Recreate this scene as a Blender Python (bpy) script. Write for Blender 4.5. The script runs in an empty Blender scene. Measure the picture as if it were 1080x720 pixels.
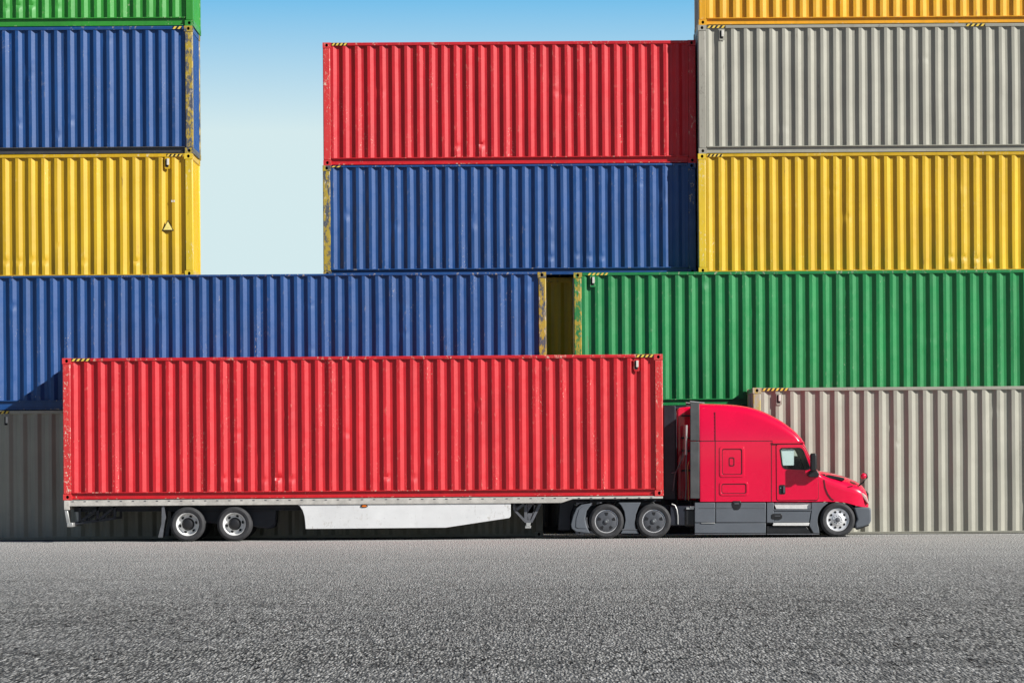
import bpy, bmesh, math, random
from mathutils import Vector, Matrix, noise

# ------------------------------------------------------------------ frame of reference
# metres; the camera looks along +Y; the yard falls by SLOPE along X (drainage)
D = 68.0            # camera to near side of the lorry
F = 51.9 * D        # focal length in photo pixels (1080 wide)
HOR, CX = 480.0, 540.0
EYE = (568.5 - HOR) / 51.9
SLOPE = 0.0070
W = 1.75             # depth of every container
TILT = math.atan(SLOPE)

def wx(px, Y): return (px - CX) * Y / F
def wz(py, Y): return EYE + (HOR - py) * Y / F

sc = bpy.context.scene
COL = sc.collection

# ------------------------------------------------------------------ materials
def new_mat(name):
    m = bpy.data.materials.new(name); m.use_nodes = True
    nt = m.node_tree; nt.nodes.clear()
    out = nt.nodes.new('ShaderNodeOutputMaterial')
    b = nt.nodes.new('ShaderNodeBsdfPrincipled')
    nt.links.new(b.outputs[0], out.inputs[0])
    return m, nt, b

class NT:
    def __init__(s, nt): s.nt = nt
    def n(s, typ, **kw):
        x = s.nt.nodes.new(typ)
        for k, v in kw.items(): setattr(x, k, v)
        return x
    def l(s, a, b): s.nt.links.new(a, b)
    def coords(s, scale=(1, 1, 1), rnd=True):
        tc = s.n('ShaderNodeTexCoord')
        src = tc.outputs['Object']
        if rnd:
            oi = s.n('ShaderNodeObjectInfo')
            mu = s.n('ShaderNodeMath', operation='MULTIPLY'); mu.inputs[1].default_value = 53.0
            s.l(oi.outputs['Random'], mu.inputs[0])
            ad = s.n('ShaderNodeVectorMath', operation='ADD')
            s.l(src, ad.inputs[0]); s.l(mu.outputs[0], ad.inputs[1]); src = ad.outputs[0]
        mp = s.n('ShaderNodeMapping'); mp.inputs['Scale'].default_value = scale
        s.l(src, mp.inputs[0])
        return mp.outputs[0]
    def noise(s, vec, scale, detail=3, rough=.5):
        x = s.n('ShaderNodeTexNoise'); x.inputs['Scale'].default_value = scale
        x.inputs['Detail'].default_value = detail; x.inputs['Roughness'].default_value = rough
        s.l(vec, x.inputs['Vector']); return x.outputs['Fac']
    def ramp(s, fac, a, b, lo=0.0, hi=1.0):
        x = s.n('ShaderNodeMapRange'); x.clamp = True
        x.inputs[1].default_value = a; x.inputs[2].default_value = b
        x.inputs[3].default_value = lo; x.inputs[4].default_value = hi
        s.l(fac, x.inputs[0]); return x.outputs[0]
    def mul(s, a, b):
        x = s.n('ShaderNodeMath', operation='MULTIPLY'); s.l(a, x.inputs[0])
        if isinstance(b, (int, float)): x.inputs[1].default_value = b
        else: s.l(b, x.inputs[1])
        return x.outputs[0]
    def mix(s, fac, a, b, mode='MIX'):
        x = s.n('ShaderNodeMix', data_type='RGBA', blend_type=mode)
        if isinstance(fac, (int, float)): x.inputs[0].default_value = fac
        else: s.l(fac, x.inputs[0])
        for v, i in ((a, 6), (b, 7)):
            if isinstance(v, tuple): x.inputs[i].default_value = (*v, 1) if len(v) == 3 else v
            else: s.l(v, x.inputs[i])
        return x.outputs[2]
    def bump(s, h, strength, dist, bsdf):
        x = s.n('ShaderNodeBump'); x.inputs['Strength'].default_value = strength
        x.inputs['Distance'].default_value = dist
        s.l(h, x.inputs['Height']); s.l(x.outputs[0], bsdf.inputs['Normal'])

def paint(name, col, under=(.62, .56, .46), chips=.5, dirt=.5, rough=.46, under2=None):
    """weathered container enamel: faded, streaked by rain, chipped to primer"""
    m, nt, b = new_mat(name); N = NT(nt)
    v = N.coords(); vs = N.coords((7, 7, .35)); vc = N.coords((1, 1, .45))
    fade = N.ramp(N.noise(v, .9, 4, .6), .3, .7)
    c = N.mix(fade, tuple(x * .88 for x in col), tuple(min(1, x * 1.1 + .001) for x in col))
    st = N.mul(N.ramp(N.noise(vs, 1.0, 4, .6), .5, .78), dirt)
    c = N.mix(st, c, tuple(x * .55 + .003 for x in col))
    if under2:
        patch = N.ramp(N.noise(vc, 11, 8, .75), .46, .53)
        c = N.mix(patch, c, under2)
    blot = N.ramp(N.noise(N.coords((1.4, 1.4, .3)), 2.2, 4, .65), .68 - .2 * chips, .80 - .2 * chips)
    sp = N.ramp(N.noise(N.coords((1, 1, .55)), 40, 5, .6), .60, .64)
    ge = N.n('ShaderNodeNewGeometry')
    ed = N.mul(N.ramp(ge.outputs['Pointiness'], .515, .56), N.ramp(N.noise(N.coords((1, 1, .5)), 17, 5, .7), .57, .62))
    mxm = N.n('ShaderNodeMath', operation='MAXIMUM'); N.l(N.mul(blot, sp), mxm.inputs[0]); N.l(N.mul(N.mul(ed, N.ramp(N.noise(v, 1.3, 3, .5), .45, .58)), .8), mxm.inputs[1])
    ch = mxm.outputs[0]
    c = N.mix(ch, c, under)
    rb = N.mul(N.ramp(N.noise(N.coords((3, 3, .5)), 3.1, 4, .65), .68, .76), .55)
    c = N.mix(rb, c, (.09, .045, .022))
    N.l(c, b.inputs['Base Color'])
    r = N.ramp(N.noise(v, 4, 3, .6), .3, .7, rough - .07, rough + .12)
    N.l(r, b.inputs['Roughness'])
    b.inputs['Specular IOR Level'].default_value = .66
    h = N.noise(v, 14, 4, .6)
    N.bump(h, .12, .01, b)
    return m

def plain(name, col, rough=.5, metal=0.0, var=.12, scale=6, bump=.0, coat=0.0, spec=.5):
    m, nt, b = new_mat(name); N = NT(nt)
    v = N.coords()
    f = N.ramp(N.noise(v, scale, 4, .6), .3, .7)
    c = N.mix(f, tuple(x * (1 - var) for x in col), tuple(min(1, x * (1 + var)) for x in col))
    N.l(c, b.inputs['Base Color'])
    r = N.ramp(N.noise(v, scale * .7, 3, .6), .3, .7, max(.02, rough - .06), rough + .06)
    N.l(r, b.inputs['Roughness'])
    b.inputs['Metallic'].default_value = metal
    b.inputs['Specular IOR Level'].default_value = spec
    b.inputs['Coat Weight'].default_value = coat; b.inputs['Coat Roughness'].default_value = .03
    if bump: N.bump(N.noise(v, scale * 4, 4, .6), bump, .01, b)
    return m

YEL_UNDER = (.50, .34, .02)
M = {}
RED, BLUE, YEL = (.52, .003, .010), (.002, .054, .205), (.58, .355, .002)
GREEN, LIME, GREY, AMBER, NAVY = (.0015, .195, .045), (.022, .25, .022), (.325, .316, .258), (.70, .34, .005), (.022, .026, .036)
M['red'] = paint('red_container_paint', RED, (.66, .45, .34), .45)
M['red_post'] = paint('red_scraped_paint', (.62, .03, .03), (.70, .58, .46), 1.1)
M['blue'] = paint('blue_container_paint', BLUE, (.42, .36, .26), .4)
M['blue_post'] = paint('blue_scraped_paint', (.075, .085, .11), (.55, .48, .36), .8, under2=(.42, .30, .03))
M['yel'] = paint('yellow_container_paint', YEL, (.66, .55, .32), .35)
M['yel_post'] = paint('yellow_scraped_paint', (.70, .48, .02), (.72, .62, .45), .9)
M['green'] = paint('green_container_paint', GREEN, (.40, .42, .30), .3)
M['green_post'] = paint('green_scraped_paint', (.02, .20, .05), (.62, .55, .36), .9, under2=(.42, .30, .03))
M['lime'] = paint('bright_green_container_paint', LIME, (.45, .45, .3), .5)
M['lime_post'] = paint('bright_green_scraped_paint', LIME, (.5, .5, .35), .9)
M['grey'] = paint('pale_grey_container_paint', GREY, (.20, .19, .17), .15, dirt=.25)
M['grey_post'] = paint('pale_grey_scraped_paint', (.34, .325, .27), (.14, .13, .11), .8)
M['greyold_post'] = paint('pale_grey_rusty_paint', (.42, .39, .30), (.10, .07, .04), .8, under2=(.46, .36, .10))
M['amber'] = paint('amber_container_paint', AMBER, (.62, .5, .3), .4)
M['amber_post'] = paint('amber_scraped_paint', AMBER, (.65, .55, .4), .9)
M['mustard'] = paint('dull_yellow_container_paint', (.90, .64, .05), (.3, .22, .08), .3)
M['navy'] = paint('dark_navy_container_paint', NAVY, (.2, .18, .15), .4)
M['steel'] = plain('dark_steel', (.025, .026, .03), .55, 0, .3, 9, .2)
M['rail_dark'] = paint('sooty_rail_paint', (.045, .045, .05), (.25, .22, .16), .5)
M['tape_y'] = plain('hazard_yellow', (.78, .55, .08), .5)
M['tape_k'] = plain('hazard_black', (.012, .012, .012), .5)
M['sticker'] = plain('pale_yellow_film', (.85, .70, .20), .5)
M['plate'] = plain('vent_plastic_pale', (.62, .60, .54), .5, 0, .08)
M['hole'] = plain('hollow_shadow_black', (.008, .008, .009), .8, 0, .2)
# lorry
M['cab'] = plain('crimson_lacquer', (.70, .0006, .042), .28, 0, .05, 1.5, 0, 1.0, .3)
M['cabin'] = plain('interior_dark_trim', (.035, .036, .04), .7)
M['plastic'] = plain('slate_grey_moulding', (.10, .112, .128), .5, 0, .08, 3, .05)
M['fairing'] = plain('grey_rubber_extender', (.062, .065, .066), .6, 0, .25, 4, .2)
M['black'] = plain('black_plastic', (.012, .012, .013), .42, 0, .2, 5)
M['seam'] = plain('dark_joint_rubber', (.06, .004, .010), .6)
M['frame'] = plain('navy_chassis_paint', (.012, .014, .022), .5, 0, .3, 6, .1)
M['tyre'] = plain('tyre_rubber', (.030, .030, .032), .75, 0, .25, 12, .3)
M['alloy'] = plain('polished_alloy', (.80, .80, .80), .38, .55, .05)
M['rimwhite'] = plain('white_rim_paint', (.78, .78, .76), .45, 0, .10, 8)
M['rimgrey'] = plain('dark_wheel_cover', (.075, .08, .09), .4, 0, .12, 6)
M['chrome'] = plain('bright_trim', (.75, .76, .77), .18, 1.0, .04)
M['tread'] = plain('bright_step_tread', (.72, .71, .68), .38, .25, .08, 14, .3)
M['white'] = paint('white_trailer_paint', (.70, .705, .70), (.42, .40, .36), .05, dirt=.10)
M['rail_white'] = plain('grimy_white_rail', (.46, .44, .40), .5, 0, .22, 7, .1)
M['gear'] = plain('grey_leg_paint', (.10, .104, .115), .5, 0, .2, 8)
M['silver'] = plain('dull_silver', (.50, .50, .48), .4, .6, .15)
M['amber_lens'] = plain('amber_lens', (.70, .16, .01), .15, 0, .05)
M['hose'] = plain('orange_hose', (.45, .20, .08), .5)
M['lens'] = plain('headlamp_lens', (.62, .40, .36), .08, 0, .05, 3, 0, 1.0)
M['light_panel'] = plain('pale_light_panel', (.80, .84, .82), .7, 0, .05)
M['seat'] = plain('dark_seat_cloth', (.02, .02, .023), .85)

m, nt, b = new_mat('window_glass'); N = NT(nt)
tr = N.n('ShaderNodeBsdfTransparent'); tr.inputs[0].default_value = (.92, .97, .96, 1)
gl = N.n('ShaderNodeBsdfGlossy'); gl.inputs['Roughness'].default_value = .01
mx = N.n('ShaderNodeMixShader'); lw = N.n('ShaderNodeLayerWeight'); pw_ = N.n('ShaderNodeMath', operation='POWER'); N.l(lw.outputs['Facing'], pw_.inputs[0]); pw_.inputs[1].default_value = 4.5
fr = N.n('ShaderNodeMapRange'); N.l(pw_.outputs[0], fr.inputs[0]); fr.inputs[3].default_value = .04; fr.inputs[4].default_value = .9
nt.links.new(fr.outputs[0], mx.inputs[0]); nt.links.new(tr.outputs[0], mx.inputs[1]); nt.links.new(gl.outputs[0], mx.inputs[2])
out = [n for n in nt.nodes if n.type == 'OUTPUT_MATERIAL'][0]
nt.nodes.remove(b); nt.links.new(mx.outputs[0], out.inputs[0])
M['glass'] = m
m, nt, b = new_mat('windscreen_glass')
b.inputs['Base Color'].default_value = (.01, .012, .014, 1); b.inputs['Roughness'].default_value = .03
M['screen'] = m

# asphalt: coarse pale and dark aggregate in bitumen
m, nt, b = new_mat('coarse_asphalt'); N = NT(nt)
v = N.coords((1.7, .22, 1.7), rnd=False)
big = N.ramp(N.noise(N.coords((.5, 1, 1), rnd=False), .30, 5, .6), .3, .7)
mid = N.ramp(N.noise(N.coords(rnd=False), 1.6, 4, .6), .3, .7)
g1 = N.noise(v, 22, 3, .7)
vo = N.n('ShaderNodeTexVoronoi'); vo.inputs['Scale'].default_value = 24; N.l(v, vo.inputs['Vector'])
cell = N.n('ShaderNodeSeparateColor'); N.l(vo.outputs['Color'], cell.inputs[0])
c = N.mix(cell.outputs[0], (.25, .246, .23), (.46, .45, .42))
c = N.mix(N.ramp(vo.outputs['Distance'], .45, .65, 0, .8), c, (.035, .035, .034))
c = N.mix(N.ramp(g1, .415, .47, 1, 0), c, (.018, .020, .019))
c = N.mix(N.mul(N.ramp(cell.outputs[1], .93, .97), .7), c, (.60, .59, .56))
c = N.mix(N.mul(N.ramp(cell.outputs[2], .84, .86), .85), c, (.04, .04, .04))
c = N.mix(N.ramp(big, 0, 1, .0, .30), c, (.30, .298, .29))
c = N.mix(N.ramp(mid, 0, 1, .0, .16), c, (.12, .12, .118))
trk = N.ramp(N.noise(N.coords((.035, .9, 1), rnd=False), 1.0, 4, .55), .50, .70)
c = N.mix(N.mul(trk, .38), c, (.07, .07, .069))
g2 = N.noise(v, 9, 5, .8)
c = N.mix(N.ramp(g2, .40, .43, .95, 0), c, (.010, .009, .008))
# brighter light towards the stacks put into the ground colour, with a ragged edge
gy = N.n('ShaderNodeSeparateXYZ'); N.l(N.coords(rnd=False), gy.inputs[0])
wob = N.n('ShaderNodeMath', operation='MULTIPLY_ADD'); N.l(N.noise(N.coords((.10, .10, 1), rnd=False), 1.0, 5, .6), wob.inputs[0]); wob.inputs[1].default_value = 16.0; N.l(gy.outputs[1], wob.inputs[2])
light_falloff = N.ramp(wob.outputs[0], D - 24, D + 6)
c = N.mix(N.mul(light_falloff, .62), c, (.50, .495, .47))
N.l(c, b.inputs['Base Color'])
b.inputs['Roughness'].default_value = .9; b.inputs['Specular IOR Level'].default_value = .08
hh = N.n('ShaderNodeMath', operation='ADD')
N.l(N.ramp(vo.outputs['Distance'], 0, .7, 1, 0), hh.inputs[0]); N.l(N.mul(g1, 1.6), hh.inputs[1])
N.bump(hh.outputs[0], .8, .02, b)
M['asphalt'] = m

# ------------------------------------------------------------------ mesh helpers
class MB:
    def __init__(s): s.bm = bmesh.new()
    def face(s, pts, mi=0):
        f = s.bm.faces.new([s.bm.verts.new(p) for p in pts]); f.material_index = mi; return f
    def box(s, x0, x1, y0, y1, z0, z1, mi=0):
        v = [s.bm.verts.new(p) for p in ((x0,y0,z0),(x1,y0,z0),(x1,y1,z0),(x0,y1,z0),(x0,y0,z1),(x1,y0,z1),(x1,y1,z1),(x0,y1,z1))]
        for q in ((0,3,2,1),(4,5,6,7),(0,1,5,4),(1,2,6,5),(2,3,7,6),(3,0,4,7)):
            s.bm.faces.new([v[i] for i in q]).material_index = mi
    def prism(s, poly, y0, y1, mi=0):
        """polygon in xz pushed along y"""
        n = len(poly)
        a = [s.bm.verts.new((x, y0, z)) for x, z in poly]; c = [s.bm.verts.new((x, y1, z)) for x, z in poly]
        fs = [s.bm.faces.new(a), s.bm.faces.new(list(reversed(c)))]
        for i in range(n):
            j = (i + 1) % n
            fs.append(s.bm.faces.new((a[j], a[i], c[i], c[j])))
        for f in fs: f.material_index = mi
    def ring(s, outer, inner, y0, y1, mi=0):
        """frame between two matching outlines"""
        n = len(outer)
        def row(p, y): return [s.bm.verts.new((x, y, z)) for x, z in p]
        a, b_, c, d = row(outer, y0), row(inner, y0), row(outer, y1), row(inner, y1)
        for i in range(n):
            j = (i + 1) % n
            for q in ((a[i],a[j],b_[j],b_[i]), (c[j],c[i],d[i],d[j]), (a[j],a[i],c[i],c[j]), (b_[i],b_[j],d[j],d[i])):
                s.bm.faces.new(q).material_index = mi
    def lathe(s, prof, cx, cz, seg=48, mi=0, cy=0, closed=False):
        """profile (r, y) turned about a line along y"""
        rows = []
        for r, y in prof:
            rows.append([s.bm.verts.new((cx + r * math.cos(2*math.pi*k/seg), cy + y, cz + r * math.sin(2*math.pi*k/seg))) for k in range(seg)])
        for a, c in zip(rows, rows[1:] + ([rows[0]] if closed else [])):
            for k in range(seg):
                j = (k + 1) % seg
                s.bm.faces.new((a[k], a[j], c[j], c[k])).material_index = mi
        if not closed:
            for r_ in (rows[0], rows[-1]):
                s.bm.faces.new(r_).material_index = mi
    def tube(s, pts, r, seg=10, mi=0):
        pts = [Vector(p) for p in pts]; rows = []
        for i, p in enumerate(pts):
            t = (pts[min(i+1, len(pts)-1)] - pts[max(i-1, 0)]).normalized()
            u = t.cross(Vector((.13, .2, .97)) if abs(t.z) < .9 else Vector((1, 0, 0))).normalized(); w_ = t.cross(u)
            rows.append([s.bm.verts.new(p + r*(math.cos(2*math.pi*k/seg)*u + math.sin(2*math.pi*k/seg)*w_)) for k in range(seg)])
        for a, c in zip(rows, rows[1:]):
            for k in range(seg):
                j = (k+1) % seg
                s.bm.faces.new((a[k], a[j], c[j], c[k])).material_index = mi
        for r_ in (rows[0], rows[-1]): s.bm.faces.new(r_).material_index = mi
    def build(s, name, mats, parent=None, bevel=0, smooth=None, seg=2):
        bmesh.ops.recalc_face_normals(s.bm, faces=s.bm.faces)
        me = bpy.data.meshes.new(name); s.bm.to_mesh(me); s.bm.free()
        for mm in (mats if isinstance(mats, (list, tuple)) else [mats]): me.materials.append(mm)
        o = bpy.data.objects.new(name, me); COL.objects.link(o)
        if parent is not None: o.parent = parent
        if bevel:
            md = o.modifiers.new('edge', 'BEVEL'); md.width = bevel; md.segments = seg; md.limit_method = 'ANGLE'; md.angle_limit = math.radians(35)
            md.harden_normals = False
            if smooth is None: smooth = 40
        if smooth is not None: shade(me, smooth)
        return o

def shade(me, ang):
    me.polygons.foreach_set('use_smooth', [True] * len(me.polygons))
    me.set_sharp_from_angle(angle=math.radians(ang))

def empty(name, loc, label, cat, group=None, rot=(0, -TILT, 0)):
    o = bpy.data.objects.new(name, None); COL.objects.link(o)
    o.location = loc; o.rotation_euler = rot; o.empty_display_size = .3
    o['label'] = label; o['category'] = cat
    if group: o['group'] = group
    return o

def rrect(x0, x1, z0, z1, r, n=5):
    p = []
    for cx, cz, a0 in ((x1-r, z1-r, 0), (x0+r, z1-r, 90), (x0+r, z0+r, 180), (x1-r, z0+r, 270)):
        for k in range(n + 1):
            a = math.radians(a0 + 90*k/n); p.append((cx + r*math.cos(a), cz + r*math.sin(a)))
    return p

# ------------------------------------------------------------------ shipping containers
def side_panel_mesh(x0, x1, z0, z1, period, depth, rnd, dents, bottom_dents=0, step=.055, flip=1, y_out=0.0):
    """trapezoid corrugation running up the wall, lightly wavy, with a few knocks"""
    n = max(1, round((x1 - x0) / period)); p = (x1 - x0) / n
    xs = []
    for i in range(n):
        b = x0 + i * p
        for t, dd in ((0, 0), (.115, 0), (.23, 0), (.365, .5), (.50, 1), (.615, 1), (.73, 1), (.865, .5)):
            xs.append((b + t * p, dd * depth))
    xs.append((x1, 0))
    nz = max(2, round((z1 - z0) / step))
    zs = [z0 + (z1 - z0) * k / nz for k in range(nz + 1)]
    dl = []
    for _ in range(dents):
        i = rnd.randrange(n)
        dl.append((x0 + (i + .13 + rnd.uniform(-.1, .15)) * p, rnd.uniform(z0 + .2, z1 - .2), rnd.uniform(.04, .07), rnd.uniform(.04, .11), rnd.uniform(.006, .018)))
    if bottom_dents:
        i0 = rnd.randrange(max(1, n - bottom_dents * 2)) ; zz = z0 + rnd.uniform(.2, .3)
        for k in range(bottom_dents):
            dl.append((x0 + (i0 + k * rnd.choice((1, 1, 2)) + .2) * p, zz + rnd.uniform(-.03, .03), .05, .04, rnd.uniform(.018, .038)))
    off = rnd.uniform(0, 99)
    bm = bmesh.new(); grid = []
    for z in zs:
        row = []
        for x, d in xs:
            y = d + .006 * noise.noise((x * .55 + off, z * .8, off)) + .0035 * noise.noise((x * 2.3, z * 1.1 + off, off))
            xx = x + .004 * noise.noise((x * 1.1, z * .9, off + 7))
            for dx, dz, rx, rz, a in dl:
                q = ((x - dx) / rx) ** 2 + ((z - dz) / rz) ** 2
                if q < 7: y += a * math.exp(-q)
            row.append(bm.verts.new((xx if x0 < x < x1 else x, y_out + flip * y, z)))
        grid.append(row)
    for a, c in zip(grid, grid[1:]):
        for k in range(len(a) - 1):
            bm.faces.new((a[k], a[k+1], c[k+1], c[k]) if flip > 0 else (a[k], c[k], c[k+1], a[k+1]))
    return bm

def mesh_obj(bm, name, mat, parent, smooth=None):
    me = bpy.data.meshes.new(name); bm.to_mesh(me); bm.free(); me.materials.append(mat)
    o = bpy.data.objects.new(name, me); COL.objects.link(o); o.parent = parent
    if smooth: shade(me, smooth)
    return o

def casting(mb, x0, x1, y0, y1, z0, z1, front, side, hz):
    """corner casting: steel block with an oval hole in its front and end faces"""
    def oval(cx, cz, a, b, n=12): return [(cx + a*math.cos(2*math.pi*k/n + math.pi/n), cz + b*math.sin(2*math.pi*k/n + math.pi/n)) for k in range(n)]
    def rectpts(ax0, ax1, az0, az1, o, cx, cz):
        r = []
        for ox, oz in o:
            dx, dz = ox - cx, oz - cz
            t = min((ax1 - cx) / abs(dx) if dx > 0 else (cx - ax0) / abs(dx) if dx < 0 else 9e9, (az1 - cz) / abs(dz) if dz > 0 else (cz - az0) / abs(dz) if dz < 0 else 9e9)
            r.append((cx + dx*t, cz + dz*t))
        return r
    def plate(a0, a1, b0, b1, place, inward, ra, rb):
        ca, cb = (a0+a1)/2, (b0+b1)/2
        o = oval(ca, cb, ra, rb); r = rectpts(a0, a1, b0, b1, o, ca, cb); n = len(o)
        for k in range(n):
            j = (k+1) % n
            mb.face([place(*r[k], 0), place(*r[j], 0), place(*o[j], 0), place(*o[k], 0)])
            mb.face([place(*o[k], 0), place(*o[j], 0), place(*o[j], inward), place(*o[k], inward)], 1)
        mb.face([place(*q, inward) for q in o], 1)
        # corner fillers so that the plate stays a full rectangle
        for k in range(n):
            j = (k+1) % n
            (pa, pb), (qa, qb) = r[k], r[j]
            if abs(pa - qa) > 1e-6 and abs(pb - qb) > 1e-6:
                cxx = a1 if max(pa, qa) > ca + (a1-a0)*.49 else a0
                cbb = b1 if max(pb, qb) > cb + (b1-b0)*.49 else b0
                mb.face([place(pa, pb, 0), place(qa, qb, 0), place(cxx, cbb, 0)])
    yf = y0 if front else y1; sg = 1 if front else -1
    plate(x0, x1, z0, z1, lambda a, c, d: (a, yf + sg*d, c), .09, (x1-x0)*.17, (z1-z0)*.30)
    xf = x0 if side < 0 else x1; sx = 1 if side < 0 else -1
    plate(y0, y1, z0, z1, lambda a, c, d: (xf + sx*d, a, c), .09, (y1-y0)*.17, (z1-z0)*.30)
    xb = x1 if side < 0 else x0; yb = y1 if front else y0
    mb.face([(xb, y0, z0), (xb, y1, z0), (xb, y1, z1), (xb, y0, z1)])
    mb.face([(x0, yb, z0), (x1, yb, z0), (x1, yb, z1), (x0, yb, z1)])
    for z in (z0, z1): mb.face([(x0, y0, z), (x1, y0, z), (x1, y1, z), (x0, y1, z)])

GROUP = 'shipping containers stacked in the yard'
def container(label, xl, Y, zb, L, H, body, post, seed, period=.29, rail=None, low=None, tapes=(), vents=(),
              sticker=None, post_right=None, toprail=.075, botrail=.15, dents=7, bdents=0, group=GROUP, detail=True, doors='left', tapecols=('tape_y', 'tape_k')):
    """zb: height of the base plane where it crosses X=0; xl: left end"""
    rnd = random.Random(seed)
    root = empty('shipping_container', (xl, Y, zb + SLOPE * xl), label, 'container', group)
    B, P = M[body], M[post]; R = M[rail or body]; LO = M[low or rail or body]
    pw, cd = .168, period * .178
    cw, chh = .178, .118
    z0, z1 = botrail, H - toprail
    # side walls
    mesh_obj(side_panel_mesh(pw, L - pw, z0 - .006, z1 + .012, period, cd, rnd, dents, bdents, y_out=.012), 'side_wall', B, root, 24)
    mesh_obj(side_panel_mesh(pw, L - pw, z0 - .006, z1 + .012, period, cd, rnd, 0, 0, step=.7, flip=-1, y_out=W - .012), 'side_wall', B, root, 24)
    # roof with shallow cross swages
    bm = bmesh.new(); n = int((L - .2) / .24); prev = None
    for i in range(n * 4 + 1):
        x = .1 + (L - .2) * i / (n * 4); zz = H - .03 + (.018 if i % 4 in (1, 2) else 0)
        cur = [bm.verts.new((x, y, zz)) for y in (.05, W - .05)]
        if prev: bm.faces.new((prev[0], cur[0], cur[1], prev[1]))
        prev = cur
    mesh_obj(bm, 'roof', B, root)
    mb = MB(); mb.box(.1, L - .1, .09, W - .09, .10, .128)
    x = .5
    while x < L - .4:
        mb.box(x, x + .05, .09, W - .09, .012, .098); x += .42
    mb.build('floor', M['steel'], root)
    # rails: a folded channel at the foot, a box tube at the head
    for y, s in ((0, 1), (W, -1)):
        mb = MB()
        e = .004
        prof = [(.010, z0), (.010, z0 - .018), (.060, z0 - .018), (.060, .034), (.022, .034), (.022, .014), (.100, .014), (.100, z0)]
        a = [mb.bm.verts.new((cw, y + s*py, pz)) for py, pz in prof]; c = [mb.bm.verts.new((L - cw, y + s*py, pz)) for py, pz in prof]
        for i in range(len(prof)):
            j = (i+1) % len(prof); mb.bm.faces.new((a[i], a[j], c[j], c[i]))
        mb.bm.faces.new(a); mb.bm.faces.new(list(reversed(c)))
        mb.build('bottom_rail', LO, root)
        mb = MB(); ya, yb = sorted((y + s*.002, y + s*.085))
        mb.box(cw, L - cw, ya, yb, H - toprail, H - .004)
        mb.build('top_rail', R, root, bevel=.010)
    # end frames
    for xa, xb in ((.012, .10), (L - .10, L - .012)):
        mb = MB(); mb.box(xa, xb, cw, W - cw, H - .115, H - .006); mb.build('end_header', R, root, bevel=.008)
        mb = MB(); mb.box(xa, xb, cw, W - cw, .012, .14); mb.build('end_sill', LO, root, bevel=.008)
    for side, xe in ((-1, 0.0), (1, L)):
        for front in (True, False):
            x0_, x1_ = (0, pw) if side < 0 else (L - pw, L)
            y0_, y1_ = (0, .15) if front else (W - .15, W)
            mb = MB()
            # pressed post: flat face with a returned edge
            mb.box(x0_ + .004, x1_ - .004, y0_ + (.004 if front else 0), y1_ - (0 if front else .004), chh, H - chh)
            PP = M[post_right] if (post_right and side > 0) else P
            mb.build('corner_post', PP, root, bevel=.014)
            for z0c, z1c in ((0, chh), (H - chh, H)):
                mb = MB()
                xx0, xx1 = (0, cw) if side < 0 else (L - cw, L)
                casting(mb, xx0, xx1, (-.003 if front else W - .162), (.162 if front else W + .003), z0c, z1c, front, side, .05)
                mb.build('corner_casting', [PP, M['hole']], root)
        is_door = (doors == 'left') == (side < 0)
        if is_door:
            for y0d, y1d in ((.155, W/2 - .004), (W/2 + .004, W - .155)):
                xa, xb = (.03, .075) if side < 0 else (L - .075, L - .03)
                mb = MB(); mb.box(xa, xb, y0d, y1d, .145, H - .12); dr = mb.build('door', B, root, bevel=.01)
                for t in (.28, .72):
                    yy = y0d + (y1d - y0d) * t; xo = .018 if side < 0 else L - .018
                    mb = MB(); mb.tube([(xo, yy, .10), (xo, yy, H - .08)], .014); mb.build('lock_rod', M['silver'], dr)
        else:
            bm = side_panel_mesh(.15, W - .15, .142, H - .112, .26, .04, rnd, 1, 0, step=.12)
            for v_ in bm.verts:
                x_, y_, z_ = v_.co
                v_.co = (.02 + y_, x_, z_) if side < 0 else (L - .02 - y_, x_, z_)
            bmesh.ops.recalc_face_normals(bm, faces=bm.faces)
            mesh_obj(bm, 'end_wall', B, root, 24)
    # hazard stripes on the head rail
    for xt, wt in tapes:
        mb = MB(); y = -.001; zt0, zt1 = H - toprail + .006, H - .010
        n = max(2, round(wt / .095)); p = wt / n
        mb.box(xt, xt + wt, y, y + .004, zt0, zt1, 1)
        for k in range(n):
            a = xt + k * p
            mb.prism([(a, zt0 + .002), (a + p*.5, zt0 + .002), (a + p*.92, zt1 - .002), (a + p*.42, zt1 - .002)], y - .002, y + .001)
        mb.build('hazard_tape', [M[tapecols[0]], M[tapecols[1]]], root)
    for xv, zv in vents:
        mb = MB()
        mb.prism(rrect(xv - .058, xv + .058, zv - .125, zv + .125, .02, 3), -.004, .016)
        pl = mb.build('vent_cover', B, root)
        mb = MB(); mb.prism(rrect(xv - .044, xv + .022, zv - .088, zv + .090, .012, 3), -.0065, -.0042)
        mb.build('vent_shadow', M['hole'], pl)  # black shape left of and below the hood: its shadow, painted in
        mb = MB(); mb.box(xv - .014, xv + .034, -.03, -.007, zv - .045, zv + .09); mb.build('vent_hood', M['plate'], pl, bevel=.006)
    if sticker:
        xs_, zs_ = sticker
        mb = MB()
        tri = [(xs_ - .125, zs_ - .10), (xs_ + .125, zs_ - .10), (xs_, zs_ + .125)]
        mb.prism(tri, .002, .009, 1)
        mb.prism([(xs_ + (x - xs_) * .78, zs_ - .018 + (z - zs_ + .018) * .78) for x, z in tri], -.001, .003, 0)
        mb.build('warning_sticker', [M['sticker'], M['tape_k']], root)
        mb = MB()
        for k in (0, .045): mb.prism(rrect(xs_ + .075 + k, xs_ + .105 + k, zs_ + .50, zs_ + .545, .006, 2), .006, .011)
        mb.build('small_label', M['plate'], root)
    return root

def zplane(px, py, Y): return wz(py, Y) - SLOPE * wx(px, Y)   # a height in the photo as a base plane

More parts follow.
